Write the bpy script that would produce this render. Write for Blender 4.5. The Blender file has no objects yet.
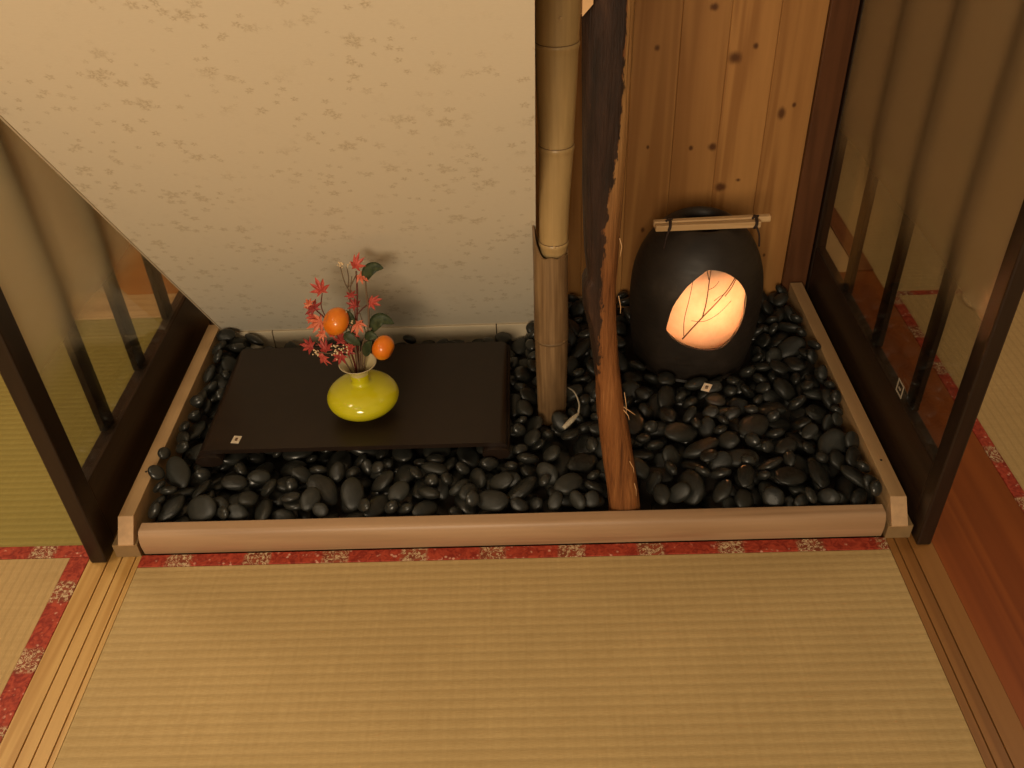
import bpy, bmesh, math, random
import numpy as np
from mathutils import Vector, Matrix, Euler, Quaternion
from mathutils import noise as mnoise
PI = math.pi
random.seed(7)
SC = bpy.context.scene
COL = SC.collection

# ------------------------------------------------------------------ node helpers
class NT:
    def __init__(s, name):
        s.m = bpy.data.materials.new(name); s.m.use_nodes = True
        s.t = s.m.node_tree; s.t.nodes.clear()
        s.out = s.n('ShaderNodeOutputMaterial')
    def n(s, typ, **kw):
        nd = s.t.nodes.new(typ)
        for k, v in kw.items(): setattr(nd, k, v)
        return nd
    def set(s, nd, key, v):
        if hasattr(v, 'is_linked') or isinstance(v, bpy.types.NodeSocket): s.t.links.new(v, nd.inputs[key])
        else: nd.inputs[key].default_value = v
    def math(s, op, a, b=0.0, c=None, clamp=False):
        nd = s.n('ShaderNodeMath', operation=op); nd.use_clamp = clamp
        s.set(nd, 0, a); s.set(nd, 1, b)
        if c is not None: s.set(nd, 2, c)
        return nd.outputs[0]
    def coord(s, which='Object'):
        return s.n('ShaderNodeTexCoord').outputs[which]
    def mapping(s, vec, scale=(1, 1, 1), loc=(0, 0, 0), rot=(0, 0, 0)):
        nd = s.n('ShaderNodeMapping'); s.set(nd, 'Vector', vec)
        nd.inputs['Scale'].default_value = scale; nd.inputs['Location'].default_value = loc; nd.inputs['Rotation'].default_value = rot
        return nd.outputs[0]
    def noise(s, vec, scale=5, detail=4, rough=.5, dist=0.0):
        nd = s.n('ShaderNodeTexNoise'); s.set(nd, 'Vector', vec)
        nd.inputs['Scale'].default_value = scale; nd.inputs['Detail'].default_value = detail
        nd.inputs['Roughness'].default_value = rough; nd.inputs['Distortion'].default_value = dist
        return nd.outputs[0]
    def sep(s, vec):
        nd = s.n('ShaderNodeSeparateXYZ'); s.set(nd, 0, vec); return nd.outputs
    def ramp(s, f, stops, interp='LINEAR'):
        nd = s.n('ShaderNodeValToRGB'); s.set(nd, 0, f); cr = nd.color_ramp; cr.interpolation = interp
        while len(cr.elements) < len(stops): cr.elements.new(.5)
        for e, (p, c) in zip(cr.elements, stops): e.position = p; e.color = (*c, 1)
        return nd.outputs[0]
    def rng(s, v, a, b, c=0.0, d=1.0, smooth=False):
        nd = s.n('ShaderNodeMapRange'); nd.interpolation_type = 'SMOOTHSTEP' if smooth else 'LINEAR'
        s.set(nd, 0, v); nd.inputs[1].default_value = a; nd.inputs[2].default_value = b
        nd.inputs[3].default_value = c; nd.inputs[4].default_value = d
        return nd.outputs[0]
    def mix(s, f, a, b, mode='MIX'):
        nd = s.n('ShaderNodeMix', data_type='RGBA', blend_type=mode)
        s.set(nd, 0, f)
        for k, v in ((6, a), (7, b)):
            if isinstance(v, tuple): v = (*v, 1)
            s.set(nd, k, v)
        return nd.outputs[2]
    def bsdf(s, color, rough=.5, bump=None, bstr=.3, bdist=.002, **kw):
        b = s.n('ShaderNodeBsdfPrincipled')
        if isinstance(color, tuple): color = (*color, 1)
        s.set(b, 'Base Color', color); s.set(b, 'Roughness', rough)
        for k, v in kw.items(): s.set(b, k.replace('_', ' '), v)
        if bump is not None:
            bn = s.n('ShaderNodeBump'); s.set(bn, 'Height', bump); bn.inputs['Strength'].default_value = bstr; bn.inputs['Distance'].default_value = bdist
            s.t.links.new(bn.outputs[0], b.inputs['Normal'])
        s.t.links.new(b.outputs[0], s.out.inputs[0])
        return b

def plain(name, col, rough=.5, nz=.12, scale=40, bstr=.1, **kw):
    m = NT(name); v = m.coord(); f = m.noise(v, scale, 4)
    c = m.ramp(f, [(.3, tuple(x*(1-nz) for x in col)), (.7, tuple(min(1, x*(1+nz)) for x in col))])
    m.bsdf(c, rough, bump=f, bstr=bstr, bdist=.001, **kw)
    return m.m

def wood(name, dark, light, axis=0, rough=.45, freq=60, stretch=.05, rings=.6, knots=None, planks=None, spec=.4):
    """wood grain running along `axis`; knots: list of (u, v, ru, rv) in the object X/Z plane"""
    m = NT(name); v = m.coord()
    sc = [1, 1, 1]; sc[axis] = stretch
    mv = m.mapping(v, tuple(sc))
    off = v
    if planks:
        x = m.sep(v)[0]
        idx = m.math('FLOOR', m.math('DIVIDE', m.math('SUBTRACT', x, planks[0]), planks[1]))
        wn = m.n('ShaderNodeTexWhiteNoise', noise_dimensions='1D'); m.set(wn, 'W', idx)
        cx = m.n('ShaderNodeCombineXYZ'); m.set(cx, 2, m.math('MULTIPLY', wn.outputs[0], 7.0)); m.set(cx, 1, m.math('MULTIPLY', wn.outputs[0], 3.0))
        ad = m.n('ShaderNodeVectorMath', operation='ADD'); m.set(ad, 0, mv); m.set(ad, 1, cx.outputs[0]); mv = ad.outputs[0]
    fine = m.noise(mv, freq*3, 3, .6)
    broad = m.noise(mv, freq*.35, 3, .5, .6)
    wv = m.math('SINE', m.math('MULTIPLY', broad, 40))
    f = m.math('ADD', m.math('MULTIPLY', m.rng(wv, -1, 1), rings), m.math('MULTIPLY', fine, 1-rings))
    c = m.ramp(f, [(.15, dark), (.85, light)])
    if planks:
        c = m.mix(m.rng(wn.outputs[0], 0, 1, 0, .35), c, tuple(x*.72 for x in dark))
    if knots:
        sx = m.sep(v); tot = None
        for (u, w, ru, rv) in knots:
            du = m.math('DIVIDE', m.math('SUBTRACT', sx[0], u), ru); dv = m.math('DIVIDE', m.math('SUBTRACT', sx[2], w), rv)
            d = m.math('SQRT', m.math('ADD', m.math('MULTIPLY', du, du), m.math('MULTIPLY', dv, dv)))
            d = m.math('ADD', d, m.math('MULTIPLY', m.math('SUBTRACT', fine, .5), .9))
            k = m.rng(d, .35, 1.5, 1, 0, True)
            tot = k if tot is None else m.math('MAXIMUM', tot, k)
        c = m.mix(m.math('MULTIPLY', tot, .9), c, (.085, .026, .009))
    m.bsdf(c, rough, bump=f, bstr=.15, bdist=.0006, Specular_IOR_Level=spec)
    return m.m

# ------------------------------------------------------------------ mesh helpers
def box(bm, x0, x1, y0, y1, z0, z1, bev=0, seg=2):
    r = bmesh.ops.create_cube(bm, size=1)
    vs = r['verts']
    bmesh.ops.scale(bm, verts=vs, vec=(x1-x0, y1-y0, z1-z0))
    bmesh.ops.translate(bm, verts=vs, vec=((x0+x1)/2, (y0+y1)/2, (z0+z1)/2))
    if bev:
        es = list({e for v in vs for e in v.link_edges})
        bmesh.ops.bevel(bm, geom=es, offset=bev, segments=seg, profile=.5, affect='EDGES')
    return bm

def newbox(*a, **k): return box(bmesh.new(), *a, **k)

def lathe(bm, prof, cx, cy, n=48, cap=True, jit=None):
    rings = []
    for i, (r, z) in enumerate(prof):
        ring = []
        for k in range(n):
            a = 2*PI*k/n
            rr = r*(1 + (jit(a, z) if jit else 0))
            ring.append(bm.verts.new((cx+rr*math.cos(a), cy+rr*math.sin(a), z)))
        rings.append(ring)
    for a, b in zip(rings, rings[1:]):
        for k in range(n):
            bm.faces.new((a[k], a[(k+1) % n], b[(k+1) % n], b[k]))
    if cap:
        bm.faces.new(list(reversed(rings[0]))); bm.faces.new(rings[-1])
    return bm

def tube(bm, pts, rad, n=8, cap=True):
    """tube along points, rad a number or a list"""
    pts = [Vector(p) for p in pts]
    rads = rad if isinstance(rad, (list, tuple)) else [rad]*len(pts)
    rings = []; prev = None
    for i, p in enumerate(pts):
        t = (pts[min(i+1, len(pts)-1)]-pts[max(i-1, 0)]).normalized()
        if prev is None:
            u = t.orthogonal().normalized()
        else:
            u = (prev-t*prev.dot(t)).normalized()
        prev = u; w = t.cross(u)
        rings.append([bm.verts.new(p+(u*math.cos(2*PI*k/n)+w*math.sin(2*PI*k/n))*rads[i]) for k in range(n)])
    for a, b in zip(rings, rings[1:]):
        for k in range(n): bm.faces.new((a[k], a[(k+1) % n], b[(k+1) % n], b[k]))
    if cap:
        bm.faces.new(list(reversed(rings[0]))); bm.faces.new(rings[-1])
    return bm

def smoothpts(pts, k=6):
    pts = [Vector(p) for p in pts]; out = []
    P = [pts[0]*2-pts[1]] + pts + [pts[-1]*2-pts[-2]]
    for i in range(1, len(P)-2):
        for j in range(k):
            t = j/k; a, b, c, d = P[i-1:i+3]
            out.append(.5*((2*b)+(c-a)*t+(2*a-5*b+4*c-d)*t*t+(3*b-a-3*c+d)*t**3))
    out.append(pts[-1]); return out

def prism(bm, poly, h, axis=1):
    """polygon (list of 3D points) extruded by vector h"""
    h = Vector(h)
    a = [bm.verts.new(p) for p in poly]; b = [bm.verts.new(Vector(p)+h) for p in poly]
    bm.faces.new(a); bm.faces.new(list(reversed(b)))
    n = len(poly)
    for k in range(n): bm.faces.new((a[k], b[k], b[(k+1) % n], a[(k+1) % n]))
    bmesh.ops.recalc_face_normals(bm, faces=bm.faces)
    return bm

def obj(name, bm, mat, parent=None, origin=None, smooth=False, angle=None):
    bmesh.ops.recalc_face_normals(bm, faces=bm.faces)
    o_ = Vector(origin) if origin is not None else None
    if parent is not None:
        org = parent.get('_org'); po = Vector(org) if org is not None else Vector((0, 0, 0))
        bmesh.ops.translate(bm, verts=bm.verts, vec=-po)
        local = Vector((0, 0, 0)); mine = po
    else:
        if o_ is None:
            xs = [v.co for v in bm.verts]
            o_ = Vector((sum(p.x for p in xs)/len(xs), sum(p.y for p in xs)/len(xs), min(p.z for p in xs)))
        bmesh.ops.translate(bm, verts=bm.verts, vec=-o_)
        local = o_; mine = o_
    me = bpy.data.meshes.new(name); bm.to_mesh(me); bm.free()
    if smooth or angle:
        for p in me.polygons: p.use_smooth = True
        if angle:
            me.set_sharp_from_angle(angle=math.radians(angle))
    me.materials.append(mat)
    ob = bpy.data.objects.new(name, me); COL.objects.link(ob)
    ob.location = local
    if parent is not None: ob.parent = parent
    ob['_org'] = tuple(mine)
    return ob

def thing(name, label, cat, loc, group=None):
    e = bpy.data.objects.new(name, None); COL.objects.link(e); e.location = loc
    e.empty_display_size = .05
    e['_org'] = tuple(loc); e['label'] = label; e['category'] = cat
    if group: e['group'] = group
    return e

def tag(o, label, cat, group=None, kind=None):
    o['label'] = label; o['category'] = cat
    if group: o['group'] = group
    if kind: o['kind'] = kind
    return o

def struct(name, bm, mat, label=None, cat=None, worldtex=True, **kw):
    o = obj(name, bm, mat, origin=(0, 0, 0) if worldtex else None, **kw)
    o['kind'] = 'structure'
    if label: o['label'] = label
    if cat: o['category'] = cat
    return o

# ------------------------------------------------------------------ materials
M = {}
def tatami(name, a, b, axis):
    m = NT(name); v = m.coord(); s = m.sep(v)
    across = s[1] if axis == 0 else s[0]
    per = .0157
    ph = m.math('MULTIPLY', across, 2*PI/per)
    rib = m.rng(m.math('SINE', ph), -1, 1)
    groove = m.rng(rib, 0, .35, 0, 1, True)
    st = (.12, 1, 1) if axis == 0 else (1, .12, 1)
    fine = m.noise(m.mapping(v, st), 700, 3, .7)
    blot = m.noise(m.mapping(v, (1, 1, 1)), 9, 4, .6)
    wv = m.noise(m.mapping(v, (1, .06, 1) if axis == 0 else (.06, 1, 1)), 160, 2, .5)
    f = m.math('ADD', m.math('MULTIPLY', fine, .72), m.math('MULTIPLY', wv, .28))
    c = m.ramp(f, [(.3, a), (.7, b)])
    c = m.mix(m.rng(groove, 0, 1, .17, 0), c, tuple(x*.45 for x in a))
    c = m.mix(m.rng(blot, .35, .7, .0, .18), c, tuple(x*.7 for x in a))
    h = m.math('ADD', m.math('MULTIPLY', rib, .6), m.math('MULTIPLY', fine, .4))
    m.bsdf(c, .62, bump=h, bstr=.5, bdist=.0015, Specular_IOR_Level=.3)
    return m.m
M['tatamiX'] = tatami('straw_mat_across', (.41, .275, .110), (.54, .385, .175), 0)
M['tatamiY'] = tatami('straw_mat_along', (.41, .265, .105), (.54, .37, .165), 1)
M['tatamiG'] = tatami('straw_mat_green', (.26, .195, .043), (.34, .265, .070), 0)

def brocade(name, axis):
    m = NT(name); v = m.coord(); s = m.sep(v)
    along = s[axis]
    cyc = m.math('SINE', m.math('MULTIPLY', m.math('SUBTRACT', along, .069), 2*PI/.132))
    dense = m.rng(cyc, .35, .75, 0, 1, True)
    vo = m.n('ShaderNodeTexVoronoi', feature='F1'); m.set(vo, 'Vector', v); vo.inputs['Scale'].default_value = 130
    sp = m.rng(vo.outputs['Distance'], .18, .42, 1, 0, True)
    nz = m.noise(v, 95, 2, .5, 1.2)
    curl = m.rng(m.math('ABSOLUTE', m.math('SUBTRACT', nz, .5)), .0, .045, 1, 0, True)
    big = m.noise(v, 60, 2)
    gold = m.math('MULTIPLY', dense, m.math('MAXIMUM', curl, m.math('MULTIPLY', sp, .7)))
    few = m.math('MULTIPLY', m.math('MULTIPLY', sp, m.rng(big, .54, .62)), m.math('SUBTRACT', 1.0, dense))
    c = m.mix(m.rng(nz, .35, .65), (.22, .019, .010), (.42, .058, .028))
    c = m.mix(m.math('MULTIPLY', dense, .55), c, (.16, .06, .025))
    c = m.mix(m.math('MULTIPLY', gold, .95), c, (.66, .54, .32))
    c = m.mix(m.math('MULTIPLY', few, .75), c, (.72, .42, .30))
    m.bsdf(c, .55, bump=nz, bstr=.25, bdist=.0006, Specular_IOR_Level=.3)
    return m.m
M['heriX'] = brocade('red_brocade_x', 0); M['heriY'] = brocade('red_brocade_y', 1)

def wallpaper():
    m = NT('wallpaper_blossom'); v = m.coord('UV')       # UV in metres on the slope
    base = (.78, .69, .54)
    def flowers(scale, off, rad, keep):
        vv = m.mapping(v, (1, 1, 1), loc=off)
        vo = m.n('ShaderNodeTexVoronoi', feature='F1', voronoi_dimensions='2D'); m.set(vo, 'Vector', vv)
        vo.inputs['Scale'].default_value = scale; vo.inputs['Randomness'].default_value = .85
        pos = vo.outputs['Position']
        sub = m.n('ShaderNodeVectorMath', operation='SUBTRACT'); m.set(sub, 0, vv); m.set(sub, 1, pos)
        sp = m.sep(sub.outputs[0]); ang = m.math('ARCTAN2', sp[1], sp[0])
        ln = m.math('SQRT', m.math('ADD', m.math('MULTIPLY', sp[0], sp[0]), m.math('MULTIPLY', sp[1], sp[1])))
        rc = m.n('ShaderNodeSeparateColor'); m.set(rc, 0, vo.outputs['Color'])
        pet = m.math('COSINE', m.math('ADD', m.math('MULTIPLY', ang, 5), m.math('MULTIPLY', rc.outputs[0], 30)))
        R = m.math('MULTIPLY', m.math('ADD', .78, m.math('MULTIPLY', pet, .22)), m.math('MULTIPLY', m.math('ADD', .65, m.math('MULTIPLY', rc.outputs[1], .5)), rad))
        q = m.math('DIVIDE', ln, R)
        fl = m.math('MULTIPLY', m.rng(q, .45, 1.15, 1, 0, True), m.rng(q, .12, .3, .3, 1))
        nz = m.noise(vv, 380, 2, .6)
        fl = m.math('MULTIPLY', fl, m.rng(nz, .38, .6, .1, 1))
        return m.math('MULTIPLY', fl, m.math('LESS_THAN', rc.outputs[2], keep))
    clump = m.rng(m.noise(v, 9, 2), .40, .56, .12, 1, True)
    a = flowers(17, (0, 0, 0), .0150, .55)
    b = flowers(30, (.37, .12, 0), .0095, .5)
    c3 = flowers(42, (.77, .52, 0), .0062, .5)
    f = m.math('MULTIPLY', m.math('MAXIMUM', a, m.math('MAXIMUM', b, c3)), clump)
    c = m.mix(m.math('MULTIPLY', f, .75), base, (.50, .40, .26))
    fn = m.noise(m.mapping(v, (1, 3, 1)), 120, 4, .6)
    c = m.mix(m.rng(fn, .35, .65, 0, .07), c, (.55, .44, .30))
    m.bsdf(c, .75, bump=fn, bstr=.12, bdist=.0006, Specular_IOR_Level=.25)
    return m.m
M['paper'] = wallpaper()
M['whiteboard'] = plain('pale_painted_board', (.60, .50, .35), .5, .05, 20)
M['wall'] = plain('plaster', (.55, .43, .27), .8, .05, 12)
KN = [(0.931, 0.589, 0.005, 0.006), (1.119, 0.586, 0.005, 0.006), (1.188, 0.452, 0.008, 0.012), (1.21, 0.468, 0.004, 0.005), (1.056, 0.386, 0.008, 0.008), (1.013, 0.385, 0.004, 0.005), (1.032, 0.66, 0.008, 0.007), (0.925, 0.39, 0.003, 0.004), (0.925, 0.201, 0.004, 0.006), (1.197, 0.129, 0.003, 0.004), (1.082, 0.565, 0.012, 0.012), (1.084, 0.296, 0.012, 0.009), (1.118, 0.311, 0.005, 0.004)]
M['boards'] = wood('pine_boards', (.35, .155, .045), (.51, .25, .078), 2, .42, 34, .045, .55, KN, (.700, .0917))
M['sill'] = wood('sill_wood', (.32, .19, .10), (.44, .275, .155), 0, .42, 46, .03, .45)
M['batten'] = wood('batten_wood', (.37, .22, .10), (.48, .305, .15), 1, .5, 46, .03, .4)
M['endgrain'] = plain('batten_end_grain', (.50, .31, .16), .55, .1, 90)
M['shaded_end'] = plain('grey_brown_shaded_end', (.27, .17, .075), .6, .12, 40)  # grey-brown with the shade of the battens' lower end face painted in
M['track'] = wood('track_wood', (.42, .225, .062), (.56, .34, .115), 1, .38, 40, .03, .55)
M['trackR'] = wood('track_wood_right', (.20, .082, .020), (.28, .125, .034), 1, .38, 40, .03, .55)
M['plank'] = wood('reddish_plank', (.185, .041, .0075), (.26, .065, .012), 1, .33, 22, .03, .5)
M['redtrim'] = wood('red_brown_wood', (.085, .032, .013), (.13, .05, .02), 2, .35, 40, .04, .4)
M['redtrimY'] = wood('red_brown_strip', (.15, .045, .014), (.22, .072, .024), 1, .35, 40, .04, .4)
M['orange'] = wood('orange_brown_panel', (.30, .11, .022), (.42, .17, .04), 0, .35, 30, .05, .4)
M['darkframe'] = wood('dark_stained_frame', (.018, .0095, .0055), (.036, .019, .011), 1, .38, 60, .04, .3, spec=.35)
M['darkframeZ'] = wood('dark_stained_upright', (.015, .008, .0045), (.028, .015, .009), 2, .38, 60, .04, .3, spec=.35)
M['mat'] = plain('dark_lacquered_board', (.0165, .0085, .005), .42, .12, 30, .05)
M['stone'] = None

def stone_mat():
    m = NT('black_pebble'); v = m.coord()
    oi = m.n('ShaderNodeObjectInfo')
    f = m.noise(v, 2.6, 4, .55)
    g = m.noise(v, 14, 4, .6)
    c = m.mix(oi.outputs['Random'], (.009, .0092, .008), (.022, .0225, .019))
    c = m.mix(m.rng(f, .45, .75, 0, .5), c, (.034, .033, .027))
    r = m.math('ADD', m.rng(oi.outputs['Random'], 0, 1, .30, .46), m.math('MULTIPLY', m.math('SUBTRACT', g, .5), .25))
    m.bsdf(c, r, bump=g, bstr=.12, bdist=.02, Specular_IOR_Level=.42)
    return m.m
M['stone'] = stone_mat()

def glass_mat(name, z0, z1, milk, tint):
    m = NT(name); z = m.sep(m.n('ShaderNodeNewGeometry').outputs['Position'])[2]
    wob = m.math('MULTIPLY', m.math('SUBTRACT', m.noise(m.coord(), 3, 2), .5), .05)
    k = m.rng(m.math('ADD', z, wob), z0, z1, 0, 1, True)
    tr = m.n('ShaderNodeBsdfTransparent'); tr.inputs[0].default_value = (.93, .93, .90, 1)
    gl = m.n('ShaderNodeBsdfGlossy'); gl.inputs['Roughness'].default_value = .03
    fr = m.n('ShaderNodeFresnel'); fr.inputs[0].default_value = 1.42
    mx = m.n('ShaderNodeMixShader'); m.set(mx, 0, m.math('MULTIPLY', fr.outputs[0], .35)); m.t.links.new(tr.outputs[0], mx.inputs[1]); m.t.links.new(gl.outputs[0], mx.inputs[2])
    rf = m.n('ShaderNodeBsdfRefraction'); rf.inputs['Color'].default_value = (.9, .88, .82, 1); m.set(rf, 'Roughness', m.rng(k, 0, 1, .12, .55)); rf.inputs['IOR'].default_value = 1.3
    df = m.n('ShaderNodeBsdfDiffuse'); df.inputs[0].default_value = (*tint, 1)
    tl = m.n('ShaderNodeBsdfTranslucent'); tl.inputs[0].default_value = (*tint, 1)
    a = m.n('ShaderNodeMixShader'); a.inputs[0].default_value = .5; m.t.links.new(df.outputs[0], a.inputs[1]); m.t.links.new(tl.outputs[0], a.inputs[2])
    b = m.n('ShaderNodeMixShader'); b.inputs[0].default_value = milk; m.t.links.new(rf.outputs[0], b.inputs[1]); m.t.links.new(a.outputs[0], b.inputs[2])
    c = m.n('ShaderNodeMixShader'); m.set(c, 0, k); m.t.links.new(mx.outputs[0], c.inputs[1]); m.t.links.new(b.outputs[0], c.inputs[2])
    m.t.links.new(c.outputs[0], m.out.inputs[0])
    return m.m
M['glassL'] = glass_mat('frosted_glass_left', .30, .45, .55, (.70, .63, .46))
M['glassR'] = glass_mat('frosted_glass_right', .34, .54, .36, (.58, .42, .24))

def bamboo_mat(name, a, b, dirt=0.0):
    m = NT(name); v = m.coord()
    f = m.noise(m.mapping(v, (1, 1, .03)), 160, 4, .6)
    g = m.noise(m.mapping(v, (1, 1, .3)), 14, 4, .6)
    c = m.ramp(f, [(.3, a), (.7, b)])
    c = m.mix(m.rng(g, .42, .7, 0, .35+dirt), c, tuple(x*.5 for x in a))
    m.bsdf(c, .36, bump=f, bstr=.12, bdist=.0006)
    return m.m
M['bamboo'] = bamboo_mat('pale_bamboo', (.42, .275, .115), (.50, .34, .15))
M['bamboo_old'] = bamboo_mat('dry_brown_bamboo', (.15, .082, .035), (.33, .205, .100), .6)
M['bamboo_node'] = plain('bamboo_node_ring', (.16, .095, .04), .6)
M['bamboo_cut'] = plain('bamboo_cut_edge', (.55, .38, .19), .7)

def log_mat():
    m = NT('split_timber'); v = m.coord()
    at = m.n('ShaderNodeAttribute'); at.attribute_name = 'bark'
    f = m.noise(m.mapping(v, (1, 1, .05)), 105, 6, .68)
    g = m.noise(m.mapping(v, (1, 1, .22)), 60, 5, .6)
    k = m.math('ADD', at.outputs['Fac'], m.math('MULTIPLY', m.math('SUBTRACT', m.noise(m.mapping(v, (1, 1, .4)), 110, 4, .7), .5), 2.2))
    k = m.rng(k, .38, .62, 0, 1, True)
    cut = m.ramp(f, [(.30, (.060, .020, .007)), (.46, (.19, .068, .019)), (.62, (.28, .108, .032)), (.82, (.46, .22, .080))])
    at2 = m.n('ShaderNodeAttribute'); at2.attribute_name = 'pale'
    pale = m.ramp(f, [(.3, (.27, .13, .042)), (.7, (.40, .215, .075))])
    cut = m.mix(at2.outputs['Fac'], cut, pale)
    bark = m.ramp(g, [(.3, (.014, .007, .005)), (.6, (.036, .016, .010)), (.8, (.08, .038, .022))])
    c = m.mix(k, cut, bark)
    h = m.math('ADD', f, m.math('MULTIPLY', g, .6))
    m.bsdf(c, .55, bump=h, bstr=.9, bdist=.005, Specular_IOR_Level=.35)
    return m.m
M['log'] = log_mat()
M['splinter'] = plain('pale_splinter', (.70, .42, .2), .6)

# ------------------------------------------------------------------ setting: floors and walls
W = 1.26
struct('floor', newbox(-3, 4.5, -3, 3, -.09, -.05), M['wall'])

def grooved(x0, x1, y0, y1, grooves, mat, name):
    """board with shallow running grooves along Y"""
    bm = bmesh.new(); xs = [(x0, 0)]
    for g0, g1 in grooves: xs += [(g0, 0), (g0, -.004), (g1, -.004), (g1, 0)]
    xs += [(x1, 0), (x1, -.05), (x0, -.05)]
    prism(bm, [(x, y0, z) for x, z in xs], (0, y1-y0, 0))
    return struct(name, bm, mat)
grooved(-.084, .004, -2.2, .74, [(-.052, -.0495), (-.030, -.0275), (-.0065, -.004)], M['track'], 'trim_1')
grooved(1.256, 1.328, -2.2, .85, [(1.268, 1.2705), (1.290, 1.2925)], M['trackR'], 'trim_2')
struct('trim_3', newbox(1.3285, 1.505, -2.2, .85, -.05, 0), M['plank'])
struct('trim_4', newbox(1.467, 1.505, .8505, 1.65, -.05, .004), M['redtrimY'])
struct('trim_5', newbox(-1.6, -.0845, .74, .86, -.05, .003, bev=.001), wood('pale_step', (.42, .25, .10), (.55, .35, .15), 0, .4))
pb = newbox(1.325, 1.4665, .8505, 1.65, -.05, -.0005)
struct('floor_corridor', pb, plain('pale_boards_beyond', (.60, .40, .19), .5, .06, 8))

def smooth_cushion(): return [(.040, .0008), (.050, .003), (.053, .006), (.050, .009), (.040, .011), (.0005, .012)]
def mat_thing(label, loc, surf, smat, borders):
    t = thing('tatami_mat', label, 'tatami mat', loc)
    obj('woven_surface', newbox(*surf, bev=.001), smat, t)
    for b, m_ in borders: obj('cloth_border', newbox(*b, bev=.0012), m_, t)
    return t
mat_thing('large straw tatami mat filling the foreground below the pebble bed', (.63, -1.1, -.05),
          (.0045, 1.2555, -2.2, -.026, -.05, 0), M['tatamiX'], [((.0045, 1.2555, -.0255, .0, -.05, .0012), M['heriX'])])
mat_thing('straw tatami mat at the lower left with a red border down its right side', (-.8, -1.1, -.05),
          (-1.6, -.119, -2.2, -.0005, -.05, 0), M['tatamiY'], [((-.1185, -.0845, -2.2, -.0005, -.05, .0012), M['heriY'])])
mat_thing('greenish tatami mat seen beyond and through the left glass screen', (-.8, .38, -.05),
          (-1.6, -.0845, .0275, .7395, -.05, 0), M['tatamiG'], [((-1.6, -.0845, .0, .027, -.05, .0012), M['heriX'])])
mat_thing('straw tatami mat right of the red-brown plank, beyond the right screen', (2.1, -.7, -.05),
          (1.529, 2.9, -2.2, .7395, -.05, 0), M['tatamiY'], [((1.5055, 1.5285, -2.2, .7395, -.05, .0012), M['heriY'])])
mat_thing('far straw tatami mat behind the right glass screen, red border along its front', (2.1, 1.2, -.05),
          (1.5055, 2.9, .757, 1.65, -.05, 0), M['tatamiX'], [((1.5055, 2.9, .740, .7565, -.05, .0012), M['heriX'])])

cu = bmesh.new(); lathe(cu, smooth_cushion(), 1.712, .700, 48)
tag(obj('floor_cushion', cu, plain('pale_cushion', (.66, .47, .24), .7, .04), origin=(1.712, .700, .0), smooth=True), 'round pale flat cushion on the tatami behind the right glass screen', 'cushion')
# niche pit
struct('floor_niche', newbox(0.0, 1.256, .0285, .735, -.05, 0), plain('niche_base', (.03, .022, .015), .8))
# front sill beam
bm = bmesh.new()
sp_ = [(.028, .0015), (.028, .050), (.012, .050), (.0085, .0492), (.0058, .047), (.0035, .043), (.0012, .037), (-.0002, .030), (-.0006, .024), (-.0002, .018), (.0008, .011), (.002, .0015)]
prism(bm, [(.009, y_, z_) for y_, z_ in sp_], (1.240, 0, 0))
struct('trim_6', bm, M['sill'], angle=30)
for nm, x0, x1, y1, lab in (('trim_7', -.026, .0, .60, 'l'), ('trim_8', 1.2585, 1.285, .70, 'r')):
    bt = struct(nm, newbox(x0, x1, .0275, y1, .0005, .068, bev=.001), M['batten'])
    bm = bmesh.new(); prism(bm, [(x0, -.004, .0295), (x0, .0273, .0295), (x0, .0273, .0675), (x0, -.004, .032)], (x1-x0, 0, 0))
    obj('end_cap', bm, M['endgrain'], bt)
    obj('shaded_end_block', newbox(x0-.012 if lab == 'l' else x0-.004, x1+.004 if lab == 'l' else x1+.010, -.002, .0270, .0005, .029), M['shaded_end'], bt)  # lower end of the batten, its shade given as a darker colour
    ny = .135 if lab == 'l' else .115
    bm = bmesh.new(); lathe(bm, [(.002, .0675), (.0022, .0688), (.001, .0692)], (x0+x1)/2, ny, 10)
    obj('nail_head', bm, M['mat'], bt)

# back wall (pine boards) and white skirting strip
bm = bmesh.new()
x = .683
edges_x = [.6885, .7917, .8834, .9751, 1.0668, 1.1585, 1.2455]
for a, b in zip(edges_x, edges_x[1:]): box(bm, a+.0002, b-.0002, .72, .735, .0, 1.9, bev=.0009, seg=1)
struct('wall_back', bm, M['boards'])
struct('baseboard_back', newbox(.690, .80, .712, .7195, .0005, .036), M['whiteboard'])
struct('trim_9', newbox(1.246, 1.2985, .7105, .735, .0005, 1.9, bev=.002), M['redtrim'])
struct('wall_back_hidden', newbox(1.246, 1.34, .775, .80, .0, 1.9), M['redtrim'])

# sloping wallpapered underside of the stairs, solid behind
SL = 1.346
def slope_y(z): return .612-(z-.035)/SL
XL, XR = .003, .6875
zb, zt = .046, 1.95
bm = bmesh.new()
yb, yt = slope_y(zb), slope_y(zt)
poly = [(XL, yb, zb), (XL, yt, zt), (XL, .75, zt), (XL, .75, zb)]
prism(bm, poly, (XR-XL, 0, 0))
uvl = bm.loops.layers.uv.new('UVMap')
for f in bm.faces:
    for l in f.loops:
        p = l.vert.co; l[uvl].uv = (p.x+3, math.hypot(p.z, (p.z)/SL)+2) if abs(f.normal.x) < .5 else (p.y+3, p.z)
struct('wall_sloped', bm, M['paper'])
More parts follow.
